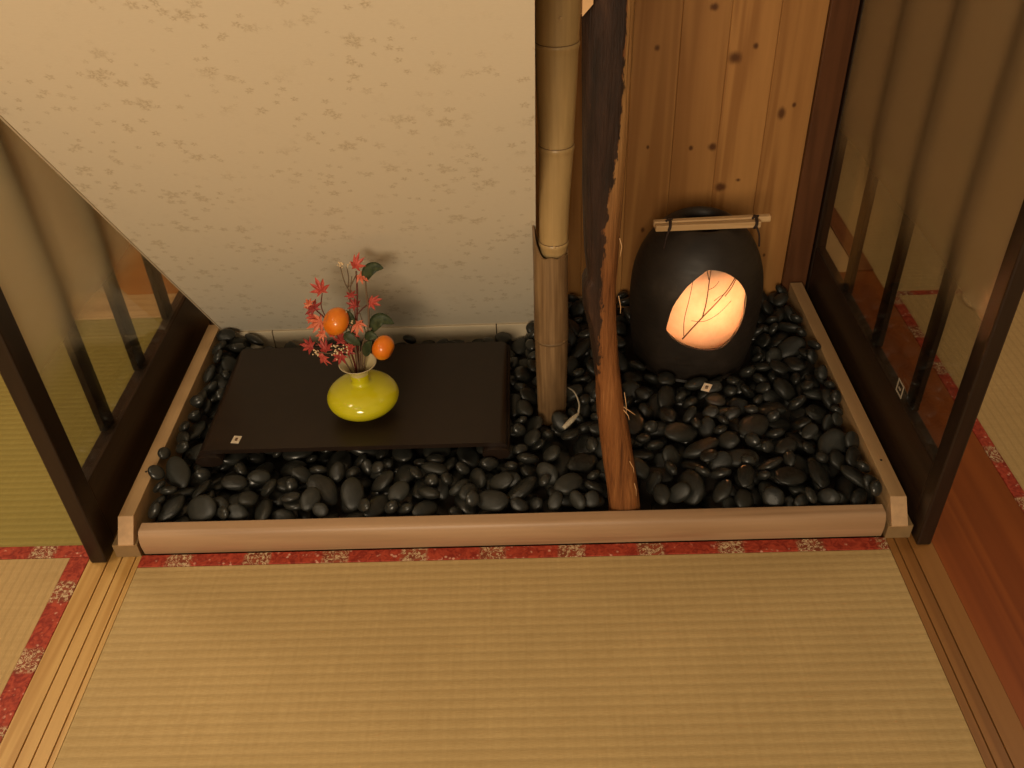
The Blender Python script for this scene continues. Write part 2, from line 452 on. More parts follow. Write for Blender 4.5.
# folded paper edge along the left rim of the slope
bm = bmesh.new(); n = Vector((0, -.803, -.596))
prism(bm, [Vector((XL-.003, yb, zb)), Vector((XL-.003, yb, zb))+n*.002, Vector((XL-.003, yt, zt))+n*.002, Vector((XL-.003, yt, zt))], (.0028, 0, 0))
struct('trim_10', bm, M['whiteboard'])
bm = bmesh.new()
for a, b in ((XL, .108), (.1095, .600), (.6015, .687)):
    box(bm, a, b-.0004, yb-.004, yb+.006, .0005, zb-.001, bev=.0008, seg=1)
struct('baseboard_left', bm, M['whiteboard'])

# rooms beyond the screens
struct('wall_left', newbox(-1.66, -1.61, -2.2, 1.7, -.05, 2.3), M['wall'])
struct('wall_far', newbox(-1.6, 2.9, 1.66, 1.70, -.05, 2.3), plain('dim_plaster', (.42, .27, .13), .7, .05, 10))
struct('wall_right', newbox(2.91, 2.95, -2.2, 1.7, -.05, 2.3), M['wall'])
bm = bmesh.new()
prism(bm, [(-.303, .840, .0035), (-.10, .840, .0035), (-.10, .840, 1.0), (-1.0, .840, 1.0)], (0, .02, 0))
struct('wall_stair_side', bm, M['orange'])

# ------------------------------------------------------------------ glass screens
def screen(label, xi, xo, y0, y1, railtop, post_d, slats, gmat, rw):
    """xi = face towards the niche, xo = outer face"""
    a, b = sorted((xi, xo)); H = 1.8
    t = thing('glass_screen', label, 'screen', ((a+b)/2, (y0+y1)/2, .0005))
    obj('post', newbox(a, b, y0, y0+post_d, .0005, H, bev=.003), M['darkframeZ'], t)
    obj('post', newbox(a, b, y1-rw, y1, .0005, H, bev=.003), M['darkframeZ'], t)
    obj('bottom_rail', newbox(a+.0015, b-.0015, y0+post_d+.0003, y1-rw-.0003, .010, railtop, bev=.002), M['darkframe'], t)
    obj('top_rail', newbox(a+.0015, b-.0015, y0+post_d+.0003, y1-rw-.0003, H-.07, H-.002, bev=.002), M['darkframe'], t)
    gx = xi + (xo-xi)*.16
    obj('glass_pane', newbox(gx-.0015, gx+.0015, y0+post_d-.003, y1-rw+.003, railtop-.004, H-.065), gmat, t)
    s0, s1 = sorted((xi+(xo-xi)*.55, xi+(xo-xi)*.98))
    for (sa, sb) in slats:
        obj('slat', newbox(s0, s1, sa, sb, railtop+.0003, H-.0703, bev=.001), M['darkframeZ'], t)
    return t
# left rail height .147, right .155
screen('dark-framed glass screen with slats at the left edge, cut off by the sloping wall', -.050, -.078, -.015, .70, .147, .044,
       [(.155, .190), (.330, .365), (.505, .540)], M['glassL'], .03)
rs = screen('dark-framed glass screen with slats on the right, beside the lantern', 1.300, 1.324, -.020, .771, .155, .033,
            [(.140, .172), (.325, .357), (.510, .542)], M['glassR'], .07)
# small square sticker near the foot of the right glass: pale frame, dark mark
bm = bmesh.new(); cy_, cz_ = .178, .175
for (a0, a1, b0, b1) in ((-.013, .013, .010, .013), (-.013, .013, -.013, -.010), (-.013, -.010, -.010, .010), (.010, .013, -.010, .010)):
    box(bm, 1.3005, 1.3012, cy_+a0, cy_+a1, cz_+b0, cz_+b1)
box(bm, 1.3005, 1.3010, cy_-.004, cy_+.005, cz_-.003, cz_+.001)
st = obj('sticker', bm, plain('sticker_grey', (.40, .34, .26), .5), rs); st['label'] = 'small pale outlined square sticker'

# ------------------------------------------------------------------ rough split post
LOG = [(0.99, 0.745, 0.807, 0.796), (0.922, 0.745, 0.806, 0.794), (0.859, 0.744, 0.804, 0.793), (0.841, 0.743, 0.804, 0.793), (0.792, 0.744, 0.804, 0.792), (0.742, 0.745, 0.803, 0.791),
       (0.68, 0.746, 0.802, 0.787), (0.611, 0.747, 0.8, 0.778), (0.536, 0.75, 0.797, 0.776), (0.493, 0.755, 0.796, 0.772), (0.482, 0.748, 0.795, 0.772),
       (0.449, 0.749, 0.796, 0.773), (0.406, 0.758, 0.798, 0.773), (0.339, 0.767, 0.804, 0.773), (0.301, 0.772, 0.809, 0.767), (0.268, 0.773, 0.813, 0.763),
       (0.233, 0.775, 0.82, 0.762), (0.194, 0.78, 0.828, 0.765), (0.148, 0.785, 0.835, 0.766), (0.083, 0.794, 0.845, 0.766), (0.03, 0.8, 0.853, 0.766), (0.0, .801, .856, .766)]
LOG = LOG[::-1]; LOG = LOG[:-1]+[(1.9, .748, .81, .80)]
def logat(z):
    zs = [l[0] for l in LOG]
    return [float(np.interp(z, zs, [l[i] for l in LOG])) for i in (1, 2, 3)]
def make_log():
    bm = bmesh.new(); NS = 72; rings = []; zs = list(np.linspace(.001, 1.0, 170))+list(np.linspace(1.02, 1.85, 30))
    bk = []; pl = []
    for z in zs:
        l, r, b = logat(z); cx = (l+r)/2; rx = (r-l)/2; ry = .030; cy = .062
        ring = []
        for k in range(NS):
            a = 2*PI*k/NS; c, s = math.cos(a), math.sin(a)
            ex = 2/2.8
            X = math.copysign(abs(c)**ex, c); Y = math.copysign(abs(s)**ex, s)
            fib = mnoise.noise(Vector((X*9+3, Y*9, z*3.2)))*.055+mnoise.noise(Vector((X*26, Y*26+5, z*7)))*.035+mnoise.noise(Vector((X*3, Y*3, z*22)))*.025
            if z > .45: fib *= .6
            q = 1+fib
            px = cx+rx*X*q; py = max(cy+ry*Y*q, .0290)
            ring.append(bm.verts.new((px, py, z)))
            back = 1.0 if Y > .55 else 0
            bkv = max(back, min(1, max(0, .5+(b-px)/.012)))
            bk.append(bkv); pl.append(min(1, max(0, (z-.50)/.2)) if px > b else 0)
        rings.append(ring)
    for a, b in zip(rings, rings[1:]):
        for k in range(NS): bm.faces.new((a[k], a[(k+1) % NS], b[(k+1) % NS], b[k]))
    bm.faces.new(list(reversed(rings[0]))); bm.faces.new(rings[-1])
    o = obj('timber_post', bm, M['log'], origin=(.828, .062, .001), smooth=True)
    for nm, arr in (('bark', bk), ('pale', pl)):
        at = o.data.attributes.new(nm, 'FLOAT', 'POINT'); at.data.foreach_set('value', arr)
    tag(o, 'rough natural timber post, dark bark above and split red-brown wood below', 'post')
    for sp in [((.812, .031, .266), (.819, .027, .258), (.821, .026, .250)), ((.812, .031, .272), (.822, .024, .268), (.829, .023, .262)), ((.826, .030, .16), (.832, .025, .15), (.833, .025, .14)),
               ((.812, .031, .30), (.815, .026, .28), (.816, .026, .262)), ((.836, .031, .11), (.839, .027, .10), (.840, .027, .085)), ((.797, .033, .47), (.8, .028, .455), (.80, .027, .445)),
               ((.795, .033, .56), (.798, .029, .55), (.796, .028, .535))]:
        bm = bmesh.new(); tube(bm, sp, [.0006, .0005, .0003], 5)
        obj('splinter', bm, M['splinter'], o)
    return o
make_log()
# pale wedge beside the post
bm = bmesh.new(); prism(bm, [(.7405, .014, .850), (.7405, .014, 1.15), (.7525, .014, 1.15), (.7525, .014, .863)], (0, .0145, 0))
tag(obj('wooden_wedge', bm, M['splinter']), 'pale wooden wedge tip hanging between bamboo and dark post, top edge', 'wedge')

# ------------------------------------------------------------------ bamboo
bt = thing('bamboo_pole', 'pale jointed bamboo pole slotted into a dry brown bamboo sleeve', 'bamboo', (.712, .310, .03))
BY = .310
def bamx(z): return float(np.interp(z, [.05, .38, .48, .555, .72, .80, 1.85], [.7115, .7165, .7185, .7220, .7235, .7265, .729]))
def bamr(z): return float(np.interp(z, [.38, .40, .45, .52, .60, .66, .73, .80, 1.85], [.021, .0238, .0245, .0260, .0280, .0305, .0322, .0328, .034]))
NODES = [.405, .574, .731, .915, 1.10, 1.30, 1.5, 1.7]
def ring_bamboo(zlist):
    bm = bmesh.new(); rings = []; n = 40
    for z in zlist:
        r = bamr(z)
        for nz in NODES:
            d = (z-nz)/.006; r += .0016*math.exp(-d*d)
            d = (z-nz-.0042)/.0014; r -= .0012*math.exp(-d*d)
        rings.append([bm.verts.new((bamx(z)+r*math.cos(2*PI*k/n), BY+r*math.sin(2*PI*k/n), z)) for k in range(n)])
    for a, b in zip(rings, rings[1:]):
        for k in range(n): bm.faces.new((a[k], a[(k+1) % n], b[(k+1) % n], b[k]))
    bm.faces.new(list(reversed(rings[0]))); bm.faces.new(rings[-1])
    return bm
zl = sorted(set([round(v, 4) for v in list(np.arange(.385, 1.85, .02))+[nz+d for nz in NODES for d in np.arange(-.014, .0141, .0012)]]))
up = obj('pole', ring_bamboo([z for z in zl if z >= .385]), M['bamboo'], bt, smooth=True)
for nz in NODES[:4]:
    bm = bmesh.new(); r = bamr(nz)+.0002
    lathe(bm, [(r-.002, nz+.0030), (r+.0004, nz+.0036), (r+.0004, nz+.0048), (r-.002, nz+.0052)], bamx(nz), BY, 40)
    obj('joint_ring', bm, M['bamboo_node'], bt, smooth=True)
# rivets
for z_, dx in ((.775, .002), (.408, .0)):
    bm = bmesh.new(); bmesh.ops.create_uvsphere(bm, u_segments=10, v_segments=6, radius=.0024)
    bmesh.ops.translate(bm, verts=bm.verts, vec=(bamx(z_)+dx, BY-bamr(z_)-.0008, z_)); obj('pin', bm, M['bamboo_cut'], bt, smooth=True)
# sleeve: hollow tube with a cut, pointed rim
def sleeve():
    bm = bmesh.new(); n = 64; R = lambda z: float(np.interp(z, [.02, .05, .15, .21, .218, .225, .35, .45], [.0266, .0272, .0292, .0300, .0314, .0308, .0298, .0300])); th = .0035
    def rim(a):   # a angle; front is -PI/2, left is PI
        d = abs((a-PI*.98+PI) % (2*PI)-PI)
        return .388+.046*math.exp(-(d/.62)**2)+.006*math.sin(a*7)*.3
    NZ = 46; outer = []; inner = []
    for j in range(NZ+1):
        ro = []; ri = []
        for k in range(n):
            a = 2*PI*k/n; z = .02+(rim(a)-.02)*j/NZ
            r = R(z)-.0010*math.exp(-((z-.212)/.002)**2); cx = .7115
            ro.append(bm.verts.new((cx+r*math.cos(a), BY+r*math.sin(a), z)))
            ri.append(bm.verts.new((cx+(r-th)*math.cos(a), BY+(r-th)*math.sin(a), z)))
        outer.append(ro); inner.append(ri)
    for L_, rev in ((outer, 0), (inner, 1)):
        for a, b in zip(L_, L_[1:]):
            for k in range(n): bm.faces.new((a[k], a[(k+1) % n], b[(k+1) % n], b[k]))
    for k in range(n):
        bm.faces.new((outer[-1][k], outer[-1][(k+1) % n], inner[-1][(k+1) % n], inner[-1][k]))
        bm.faces.new((outer[0][k], inner[0][k], inner[0][(k+1) % n], outer[0][(k+1) % n]))
    return bm
sv = obj('sleeve', sleeve(), M['bamboo_old'], bt, angle=50); sv['label'] = 'dry brown lower bamboo sleeve with a pointed cut rim'
bm = bmesh.new(); lathe(bm, [(.0285, .2085), (.0308, .2100), (.0309, .2140), (.0285, .2155)], .7115, BY, 40); obj('joint_ring', bm, M['bamboo_node'], bt, smooth=True)

# ------------------------------------------------------------------ display board with curled-under ends
BX0, BX1, BY0, BY1, BZ = .070, .628, .172, .484, .082
def board():
    bm = bmesh.new(); th = .009; R = .0155
    pts = []
    c0 = (BX0+R, BZ-R); c1 = (BX1-R, BZ-R)
    n = 18
    outer = [(c0[0]+R*math.cos(a), c0[1]+R*math.sin(a)) for a in np.linspace(1.5*PI+.5, PI/2, n)]
    outer += [(c1[0]+R*math.cos(a), c1[1]+R*math.sin(a)) for a in np.linspace(PI/2, -PI/2-.5, n)]
    r2 = R-th
    inner = [(c1[0]+r2*math.cos(a), c1[1]+r2*math.sin(a)) for a in np.linspace(-PI/2-.5, PI/2, n)]
    inner += [(c0[0]+r2*math.cos(a), c0[1]+r2*math.sin(a)) for a in np.linspace(PI/2, 1.5*PI+.5, n)]
    prof = outer+inner
    ys = [BY0, BY0+.0015, BY1-.0015, BY1]
    rings = [[bm.verts.new((x, y, z)) for x, z in prof] for y in ys]
    m = len(prof)
    for a, b in zip(rings, rings[1:]):
        for k in range(m): bm.faces.new((a[k], a[(k+1) % m], b[(k+1) % m], b[k]))
    for ring in (rings[0], rings[-1]):
        for k in range(2*n-1): bm.faces.new((ring[k], ring[k+1], ring[m-2-k], ring[m-1-k]))
    return bm
bt2 = thing('display_board', 'long dark lacquered display board with curled-under ends on the pebbles', 'board', (.35, .33, .0505))
obj('board_panel', board(), M['mat'], bt2, angle=35)
for x0, x1 in ((BX0-.004, BX0+.046), (BX1-.046, BX1+.004)):
    bm = bmesh.new()
    prof = [(x0+.012*0+.025+.025*math.cos(a)-.0, .0625+.0115*math.sin(a)) for a in np.linspace(0, 2*PI, 25)[:-1]]
    prism(bm, [(x, BY0-.010, z) for x, z in prof], (0, BY1-BY0+.016, 0))
    obj('scroll_foot', bm, M['mat'], bt2, angle=35)

def tagcard(name, label, cx, cy, z, ang, w=.022, h=.020, tilt=(0, 0)):
    t = thing(name, label, 'tag', (cx, cy, z))
    def tf(bm):
        bmesh.ops.rotate(bm, verts=bm.verts, cent=(0, 0, 0), matrix=Euler((tilt[0], tilt[1], ang)).to_matrix())
        bmesh.ops.translate(bm, verts=bm.verts, vec=(cx, cy, z)); return bm
    obj('card', tf(newbox(-w/2, w/2, -h/2, h/2, 0, .0012)), plain('white_card', (.80, .68, .52), .5, .04), t)
    bm = bmesh.new()
    box(bm, -w*.17, w*.17, -h*.08, h*.20, .0013, .0016); box(bm, -w*.12, w*.2, -h*.22, -h*.12, .0013, .0016)
    obj('printed_mark', tf(bm), plain('brown_print', (.16, .09, .045), .6), t)
    return t
tagcard('price_tag', 'tiny white square tag lying on the left front corner of the dark board', .136, .198, BZ+.0006, -.12, .0145, .019)
tagcard('price_tag', 'tiny white square tag lying on pebbles in front of the lantern', 1.009, .330, .0680, -.5, .016, .021, (.12, -.05))

# ------------------------------------------------------------------ vase
VX, VY, VZ = .3610, .276, BZ+.0005
def vase():
    bm = bmesh.new(); prof = [(.0, 0), (.026, 0), (.034, .003)]
    a, c, zc = .0665, .0335, .034
    for th_ in np.linspace(-.95, 1.22, 22): prof.append((a*math.cos(th_), zc+c*math.sin(th_)))
    prof += [(.0190, .0655), (.0165, .0680), (.0160, .0710), (.0165, .0810), (.0195, .0930), (.0265, .1020), (.0330, .1075),
             (.0342, .1083), (.0338, .1092), (.0325, .1088), (.0255, .1030), (.0180, .0930), (.0145, .0810), (.0135, .0710), (.015, .062), (.03, .055), (.045, .038), (.03, .012), (0, .008)]
    prof = [(max(r, .0002), VZ+z) for r, z in prof]
    lathe(bm, prof, VX, VY, 72, cap=True)
    return bm
m = NT('yellow_green_glaze'); v = m.coord(); z = m.sep(v)[2]
c = m.mix(m.rng(m.noise(v, 25, 3), .4, .6, 0, .3), (.62, .56, .012), (.55, .50, .010))
s_ = m.sep(v); rad = m.math('SQRT', m.math('ADD', m.math('MULTIPLY', s_[0], s_[0]), m.math('MULTIPLY', s_[1], s_[1])))
lip = m.math('MULTIPLY', m.rng(z, .1055, .1070, 0, 1), 1.0)
inside = m.math('MULTIPLY', m.rng(z, .070, .072), m.math('LESS_THAN', rad, m.math('ADD', .0158, m.math('MULTIPLY', m.math('MAXIMUM', m.math('SUBTRACT', z, .083), 0.0), .62))))
c = m.mix(m.math('MAXIMUM', lip, m.math('MULTIPLY', inside, .9), clamp=True), c, (.62, .52, .32))
m.bsdf(c, .12, Coat_Weight=.6, Coat_Roughness=.04)
vs = obj('vase', vase(), m.m, origin=(VX, VY, VZ), smooth=True)
tag(vs, 'squat glossy yellow-green vase with flared white rim on the dark board', 'vase')

# ------------------------------------------------------------------ floral arrangement
MB_ = VZ+.066    # mouth
base = Vector((VX, VY, VZ+.064))
def mleaf(name, ca, cb):
    m = NT(name); v = m.coord(); f = m.noise(v, 130, 3)
    c = m.mix(m.rng(f, .35, .65), ca, cb); b = m.bsdf(c, .5, bump=f, bstr=.2, bdist=.001, Specular_IOR_Level=.35)
    return m.m
LM = [mleaf('maple_red', (.44, .055, .040), (.62, .12, .085)), mleaf('maple_deep_red', (.28, .030, .028), (.45, .070, .055)), mleaf('maple_salmon', (.62, .14, .07), (.74, .25, .14))]
GREEN = mleaf('dark_green_leaf', (.022, .035, .014), (.055, .070, .028))
STEM = plain('brown_stem', (.15, .095, .055), .6, .2, 200); REDSTEM = plain('dark_red_stem', (.12, .018, .012), .5, .2, 200)
CREAM = plain('cream_berry', (.78, .58, .34), .45, .08, 100)
def maple_leaf(c, size, rot, mat, parent, tilt):
    bm = bmesh.new(); pts = []
    lobes = [(-125, .55), (-75, .85), (-33, .98), (0, 1.12), (33, .98), (75, .85), (125, .55)]
    cen = bm.verts.new((0, 0, .0))
    ring = []
    ring.append(bm.verts.new((-.04*1, -.16, 0)))
    for i, (ang, L_) in enumerate(lobes):
        a = math.radians(ang)
        for da, f in ((-14, .60), (0, 1.0), (14, .60)):
            b = a+math.radians(da); dz = -.12*f*f*abs(math.sin(a*1.5+i)) - (.10 if f == 1 else 0)
            ring.append(bm.verts.new((math.sin(b)*L_*f, math.cos(b)*L_*f, dz)))
        if i < 6:
            b = math.radians((ang+lobes[i+1][0])/2); ring.append(bm.verts.new((math.sin(b)*.38, math.cos(b)*.38, .05)))
    ring.append(bm.verts.new((.04, -.16, 0)))
    for k in range(len(ring)-1): bm.faces.new((cen, ring[k], ring[k+1]))
    bm.faces.new((cen, ring[-1], ring[0]))
    r = bmesh.ops.extrude_face_region(bm, geom=list(bm.faces)); vs_ = [g for g in r['geom'] if isinstance(g, bmesh.types.BMVert)]
    bmesh.ops.translate(bm, verts=vs_, vec=(0, 0, -.03))
    bmesh.ops.scale(bm, verts=bm.verts, vec=(size,)*3)
    # face the viewer: leaf normal +z turned towards -Y and up
    Rm = Matrix.Rotation(tilt[1], 3, 'Z') @ Matrix.Rotation(tilt[0], 3, 'X') @ Matrix.Rotation(rot, 3, 'Z')
    bmesh.ops.rotate(bm, verts=bm.verts, cent=(0, 0, 0), matrix=Rm)
    bmesh.ops.translate(bm, verts=bm.verts, vec=c)
    return obj('maple_leaf', bm, mat, parent)
mb = thing('maple_spray', 'spray of red maple leaves fanned left and upward in the yellow-green vase', 'foliage', tuple(base))
def T(*pts): return [tuple(p) for p in pts]
b0 = (VX, VY-.014, VZ+.045)
stems = [([b0, (.370, .262, .24), (.382, .268, .33), (.386, .270, .374)], .0016),
         ([b0, (.355, .260, .215), (.322, .255, .235), (.298, .248, .240)], .0013),
         ([b0, (.352, .262, .23), (.325, .262, .28), (.305, .262, .308)], .0013),
         ([(.325, .262, .28), (.318, .262, .31), (.324, .262, .338)], .0010),
         ([(.376, .265, .29), (.390, .264, .305), (.402, .262, .314)], .0010),
         ([b0, (.364, .262, .24), (.372, .262, .275), (.375, .262, .305)], .0012)]
bm = bmesh.new()
for p, r in stems: tube(bm, smoothpts(p, 5), r, 6)
obj('stem', bm, REDSTEM, mb, smooth=True)
LV = [((.316, .250, .262), .015, 2.0, 2), ((.331, .246, .262), .014, .2, 0), ((.368, .250, .262), .014, 2.9, 1), ((.352, .250, .222), .015, -.5, 1), ((.372, .262, .330), .013, .2, 1), ((.300, .252, .322), .013, 1.0, 2), ((.323, .262, .343), .020, .1, 0), ((.304, .262, .306), .020, .9, 1), ((.312, .258, .283), .021, 1.7, 2), ((.291, .246, .240), .018, 1.5, 1),
      ((.309, .244, .218), .020, 2.6, 0), ((.318, .240, .236), .018, .6, 1), ((.404, .262, .316), .017, -.9, 0), ((.376, .264, .309), .015, .3, 1),
      ((.377, .256, .279), .018, 3.0, 2), ((.343, .240, .222), .018, 2.2, 1), ((.387, .270, .384), .019, .05, 0), ((.393, .268, .368), .016, -2.0, 2),
      ((.300, .262, .292), .014, 2.5, 0), ((.345, .246, .248), .017, -.2, 1), ((.360, .250, .230), .014, 1.2, 0)]
for i, (c_, s_, r_, k_) in enumerate(LV):
    maple_leaf(c_, s_*1.16, r_, LM[k_], mb, (PI/2-.55+random.uniform(-.55, .55), random.uniform(-.7, .7)))

fb = thing('fruit_branch', 'branch with two orange persimmons and dark green leaves in the vase', 'fruit branch', tuple(base))
bm = bmesh.new()
for p, r in [([b0, (.378, .258, .225), (.392, .256, .262), (.398, .258, .29), (.400, .262, .345), (.402, .262, .368)], [.0024]*3),
             ([(.384, .257, .24), (.394, .255, .243), (.402, .252, .238)], 0), ([b0, (.366, .256, .23), (.362, .254, .27), (.356, .252, .292)], 0),
             ([(.388, .257, .25), (.396, .256, .262), (.400, .256, .268)], 0)]:
    sp_ = smoothpts(p, 5); tube(bm, sp_, [.0022-.0009*i/len(sp_) for i in range(len(sp_))], 7)
obj('stem', bm, STEM, fb, smooth=True)
m = NT('persimmon_skin'); v = m.coord(); f = m.noise(v, 40, 3)
m.bsdf(m.mix(m.rng(f, .35, .65), (.78, .17, .008), (.86, .25, .015)), .28, bump=m.noise(v, 500, 2), bstr=.06, bdist=.0005, Coat_Weight=.3, Coat_Roughness=.15)
PERS = m.m
def fruit(c, r, axis, sq):
    """persimmon: squashed, four faint lobes, axis points to the calyx"""
    bm = bmesh.new(); bmesh.ops.create_uvsphere(bm, u_segments=36, v_segments=20, radius=1)
    for v_ in bm.verts:
        a = math.atan2(v_.co.y, v_.co.x); h = math.hypot(v_.co.x, v_.co.y)
        k = 1+.025*math.cos(4*a)*h
        d = 1-.22*math.exp(-(h/.28)**2)
        v_.co = Vector((v_.co.x*k, v_.co.y*k, v_.co.z*sq*d))
    q = Vector((0, 0, 1)).rotation_difference(Vector(axis).normalized()).to_matrix()
    def put(bm):
        bmesh.ops.scale(bm, verts=bm.verts, vec=(r, r, r)); bmesh.ops.rotate(bm, verts=bm.verts, cent=(0, 0, 0), matrix=q); bmesh.ops.translate(bm, verts=bm.verts, vec=c); return bm
    o = obj('persimmon', put(bm), PERS, fb, smooth=True)
    bm = bmesh.new()
    for k in range(4):
        a = k*PI/2+.4; L_ = .62; w = .30
        pts = [(0, 0, .80*sq), (L_*.5*math.cos(a-w*1.6), L_*.5*math.sin(a-w*1.6), .93*sq), (L_*math.cos(a), L_*math.sin(a), .86*sq), (L_*.5*math.cos(a+w*1.6), L_*.5*math.sin(a+w*1.6), .93*sq)]
        vs_ = [bm.verts.new(p) for p in pts]; vt = [bm.verts.new((p[0], p[1], p[2]+.05)) for p in pts]
        bm.faces.new(vs_); bm.faces.new(list(reversed(vt)))
        for j in range(4): bm.faces.new((vs_[j], vt[j], vt[(j+1) % 4], vs_[(j+1) % 4]))
    tube(bm, [(0, 0, .75*sq), (0, 0, 1.15*sq)], .09, 8)
    obj('calyx', put(bm), GREEN, o)
fruit((.343, .246, .290), .0250, (.75, .15, -.55), .86)
fruit((.417, .246, .232), .0225, (-.85, .25, .35), .86)
def green_leaf(pts, w, parent, nrm=(0, -.7, .7)):
    """leaf along pts with half width w"""
    P = smoothpts(pts, 6); n = len(P); bm = bmesh.new(); N = Vector(nrm).normalized(); rows = []
    for i, p in enumerate(P):
        t = (P[min(i+1, n-1)]-P[max(i-1, 0)]).normalized(); s = t.cross(N).normalized()
        f = i/(n-1); ww = w*(math.sin(PI*f**.8)**.75)+.0004
        rows.append([bm.verts.new(p+s*ww*k-N*(abs(k)*-.18*ww)+N*.0) for k in (-1, -.5, 0, .5, 1)])
    for a, b in zip(rows, rows[1:]):
        for k in range(4): bm.faces.new((a[k], a[k+1], b[k+1], b[k]))
    r = bmesh.ops.extrude_face_region(bm, geom=list(bm.faces)); vs_ = [g for g in r['geom'] if isinstance(g, bmesh.types.BMVert)]
    bmesh.ops.translate(bm, verts=vs_, vec=-N*.0008)
    return obj('leaf', bm, GREEN, parent, smooth=True)
green_leaf([(.398, .264, .358), (.407, .264, .376), (.420, .264, .384), (.434, .264, .382)], .0105, fb)
green_leaf([(.399, .258, .258), (.408, .258, .277), (.422, .258, .284), (.440, .258, .274)], .0120, fb)
green_leaf([(.381, .250, .212), (.386, .245, .226), (.392, .242, .240), (.400, .240, .252)], .0085, fb)
green_leaf([(.352, .250, .262), (.360, .246, .258), (.370, .244, .250), (.378, .244, .240)], .0100, fb)
green_leaf([(.352, .256, .30), (.362, .255, .296), (.368, .254, .284), (.372, .254, .272)], .0075, fb)
green_leaf([(.386, .252, .250), (.394, .249, .256), (.402, .247, .257), (.410, .246, .254)], .0080, fb)

bw = thing('berry_twig', 'grey-brown twigs tipped with clusters of tiny cream berries in the vase', 'twig', tuple(base))
bm = bmesh.new()
for p in ([b0, (.362, .266, .25), (.366, .268, .31), (.374, .268, .350), (.378, .268, .366)], [(.370, .268, .335), (.364, .268, .355), (.361, .268, .386)], [(.372, .268, .345), (.382, .268, .362), (.388, .268, .374)],
          [(.369, .268, .345), (.372, .268, .362), (.372, .268, .384)],
          [b0, (.352, .252, .215), (.340, .244, .232), (.335, .238, .238)], [b0, (.340, .250, .212), (.318, .242, .226), (.300, .238, .232)], [b0, (.372, .256, .215), (.374, .256, .25), (.366, .256, .28)],
          [b0, (.382, .262, .215), (.386, .266, .25), (.380, .268, .30)]):
    sp_ = smoothpts(p, 5); tube(bm, sp_, [.0014-.0006*i/len(sp_) for i in range(len(sp_))], 6)
obj('stem', bm, STEM, bw, smooth=True)
for cc, nn, rr in (((.361, .266, .394), 8, .008), ((.373, .266, .390), 6, .007), ((.299, .234, .234), 12, .009), ((.335, .234, .232), 12, .010), ((.350, .236, .240), 10, .009), ((.334, .236, .246), 6, .007), ((.366, .252, .285), 5, .006), ((.362, .250, .305), 4, .005)):
    bm = bmesh.new()
    for i in range(nn):
        q = Vector((random.gauss(0, .5), random.gauss(0, .35), random.gauss(0, .5)))*rr
        mt = Matrix.Translation(Vector(cc)+q)
        bmesh.ops.create_icosphere(bm, subdivisions=1, radius=random.uniform(.0013, .0021), matrix=mt)
    obj('berry_cluster', bm, CREAM, bw, smooth=True)

for e in (mb, fb, bw): e.location = (e.location.x-.003, e.location.y+.016, e.location.z)
# ------------------------------------------------------------------ ceramic lantern
LX, LY, LZ = 1.008, .514, .025
def lantern_profile():
    o = [(.000, .0), (.108, .0), (.116, .006), (.1205, .02), (.126, .05), (.1305, .09), (.1325, .13), (.1320, .17), (.1280, .205), (.1195, .235), (.108, .260), (.095, .281), (.080, .298), (.066, .309), (.056, .3145), (.049, .3135), (.044, .308)]
    i = [(.042, .300), (.052, .300), (.062, .296), (.076, .287), (.090, .271), (.102, .252), (.112, .230), (.1215, .20), (.125, .17), (.1255, .13), (.1235, .09), (.119, .05), (.113, .02), (.10, .012), (.0, .012)]
    k = .97; return [(r*.985, z*k) for r, z in o], [(r*.985, z*k) for r, z in i]
def smooth_prof(P, k=4):
    V = smoothpts([(r, 0, z) for r, z in P], k); return [(max(v.x, .0003), v.z) for v in V]
def lantern():
    o, i = lantern_profile(); prof = smooth_prof(o, 3)+smooth_prof(i, 3)
    bm = bmesh.new()
    lathe(bm, [(r, LZ+z) for r, z in prof], LX, LY, 96, cap=True, jit=lambda a, z: .006*mnoise.noise(Vector((math.cos(a)*1.3, math.sin(a)*1.3, z*9))))
    return bm
m = NT('dark_stoneware'); v = m.coord(); f = m.noise(v, 9, 5, .6); g = m.noise(m.mapping(v, (1, 1, 5)), 30, 4, .6)
c = m.ramp(f, [(.3, (.012, .0085, .006)), (.6, (.030, .021, .015)), (.8, (.075, .056, .042))])
m.bsdf(c, m.rng(g, .3, .7, .48, .64), bump=m.math('ADD', f, m.math('MULTIPLY', g, .4)), bstr=.3, bdist=.003, Specular_IOR_Level=.5)
CER = m.m
lt = thing('ceramic_lantern', 'dark egg-shaped ceramic lantern with a glowing oblique window', 'lantern', (LX, LY, LZ))
shell = obj('shell', lantern(), CER, lt, smooth=True)
HOLE = [(0.936, 0.165), (0.939, 0.154), (0.956, 0.141), (0.976, 0.131), (1.011, 0.123), (1.046, 0.127), (1.07, 0.154), (1.08, 0.18), (1.084, 0.207), (1.081, 0.234), (1.064, 0.262), (1.037, 0.282), (1.008, 0.289), (0.994, 0.282), (0.978, 0.269), (0.963, 0.252), (0.944, 0.214)]
hp = HOLE+[HOLE[0]]
HS = smoothpts([(a, .30, b-.008) for a, b in hp], 3)[:-1]
bm = bmesh.new(); prism(bm, [(p.x, .30, p.z) for p in HS], (0, .16, 0))
bmesh.ops.translate(bm, verts=bm.verts, vec=(-LX, -LY, -LZ))
me = bpy.data.meshes.new('cut'); bm.to_mesh(me); bm.free(); cut = bpy.data.objects.new('cut', me); COL.objects.link(cut); cut.location = (LX, LY, LZ)
bpy.context.view_layer.update()
md = shell.modifiers.new('b', 'BOOLEAN'); md.operation = 'DIFFERENCE'; md.object = cut; md.solver = 'EXACT'
dg = bpy.context.evaluated_depsgraph_get(); nm = bpy.data.meshes.new_from_object(shell.evaluated_get(dg))
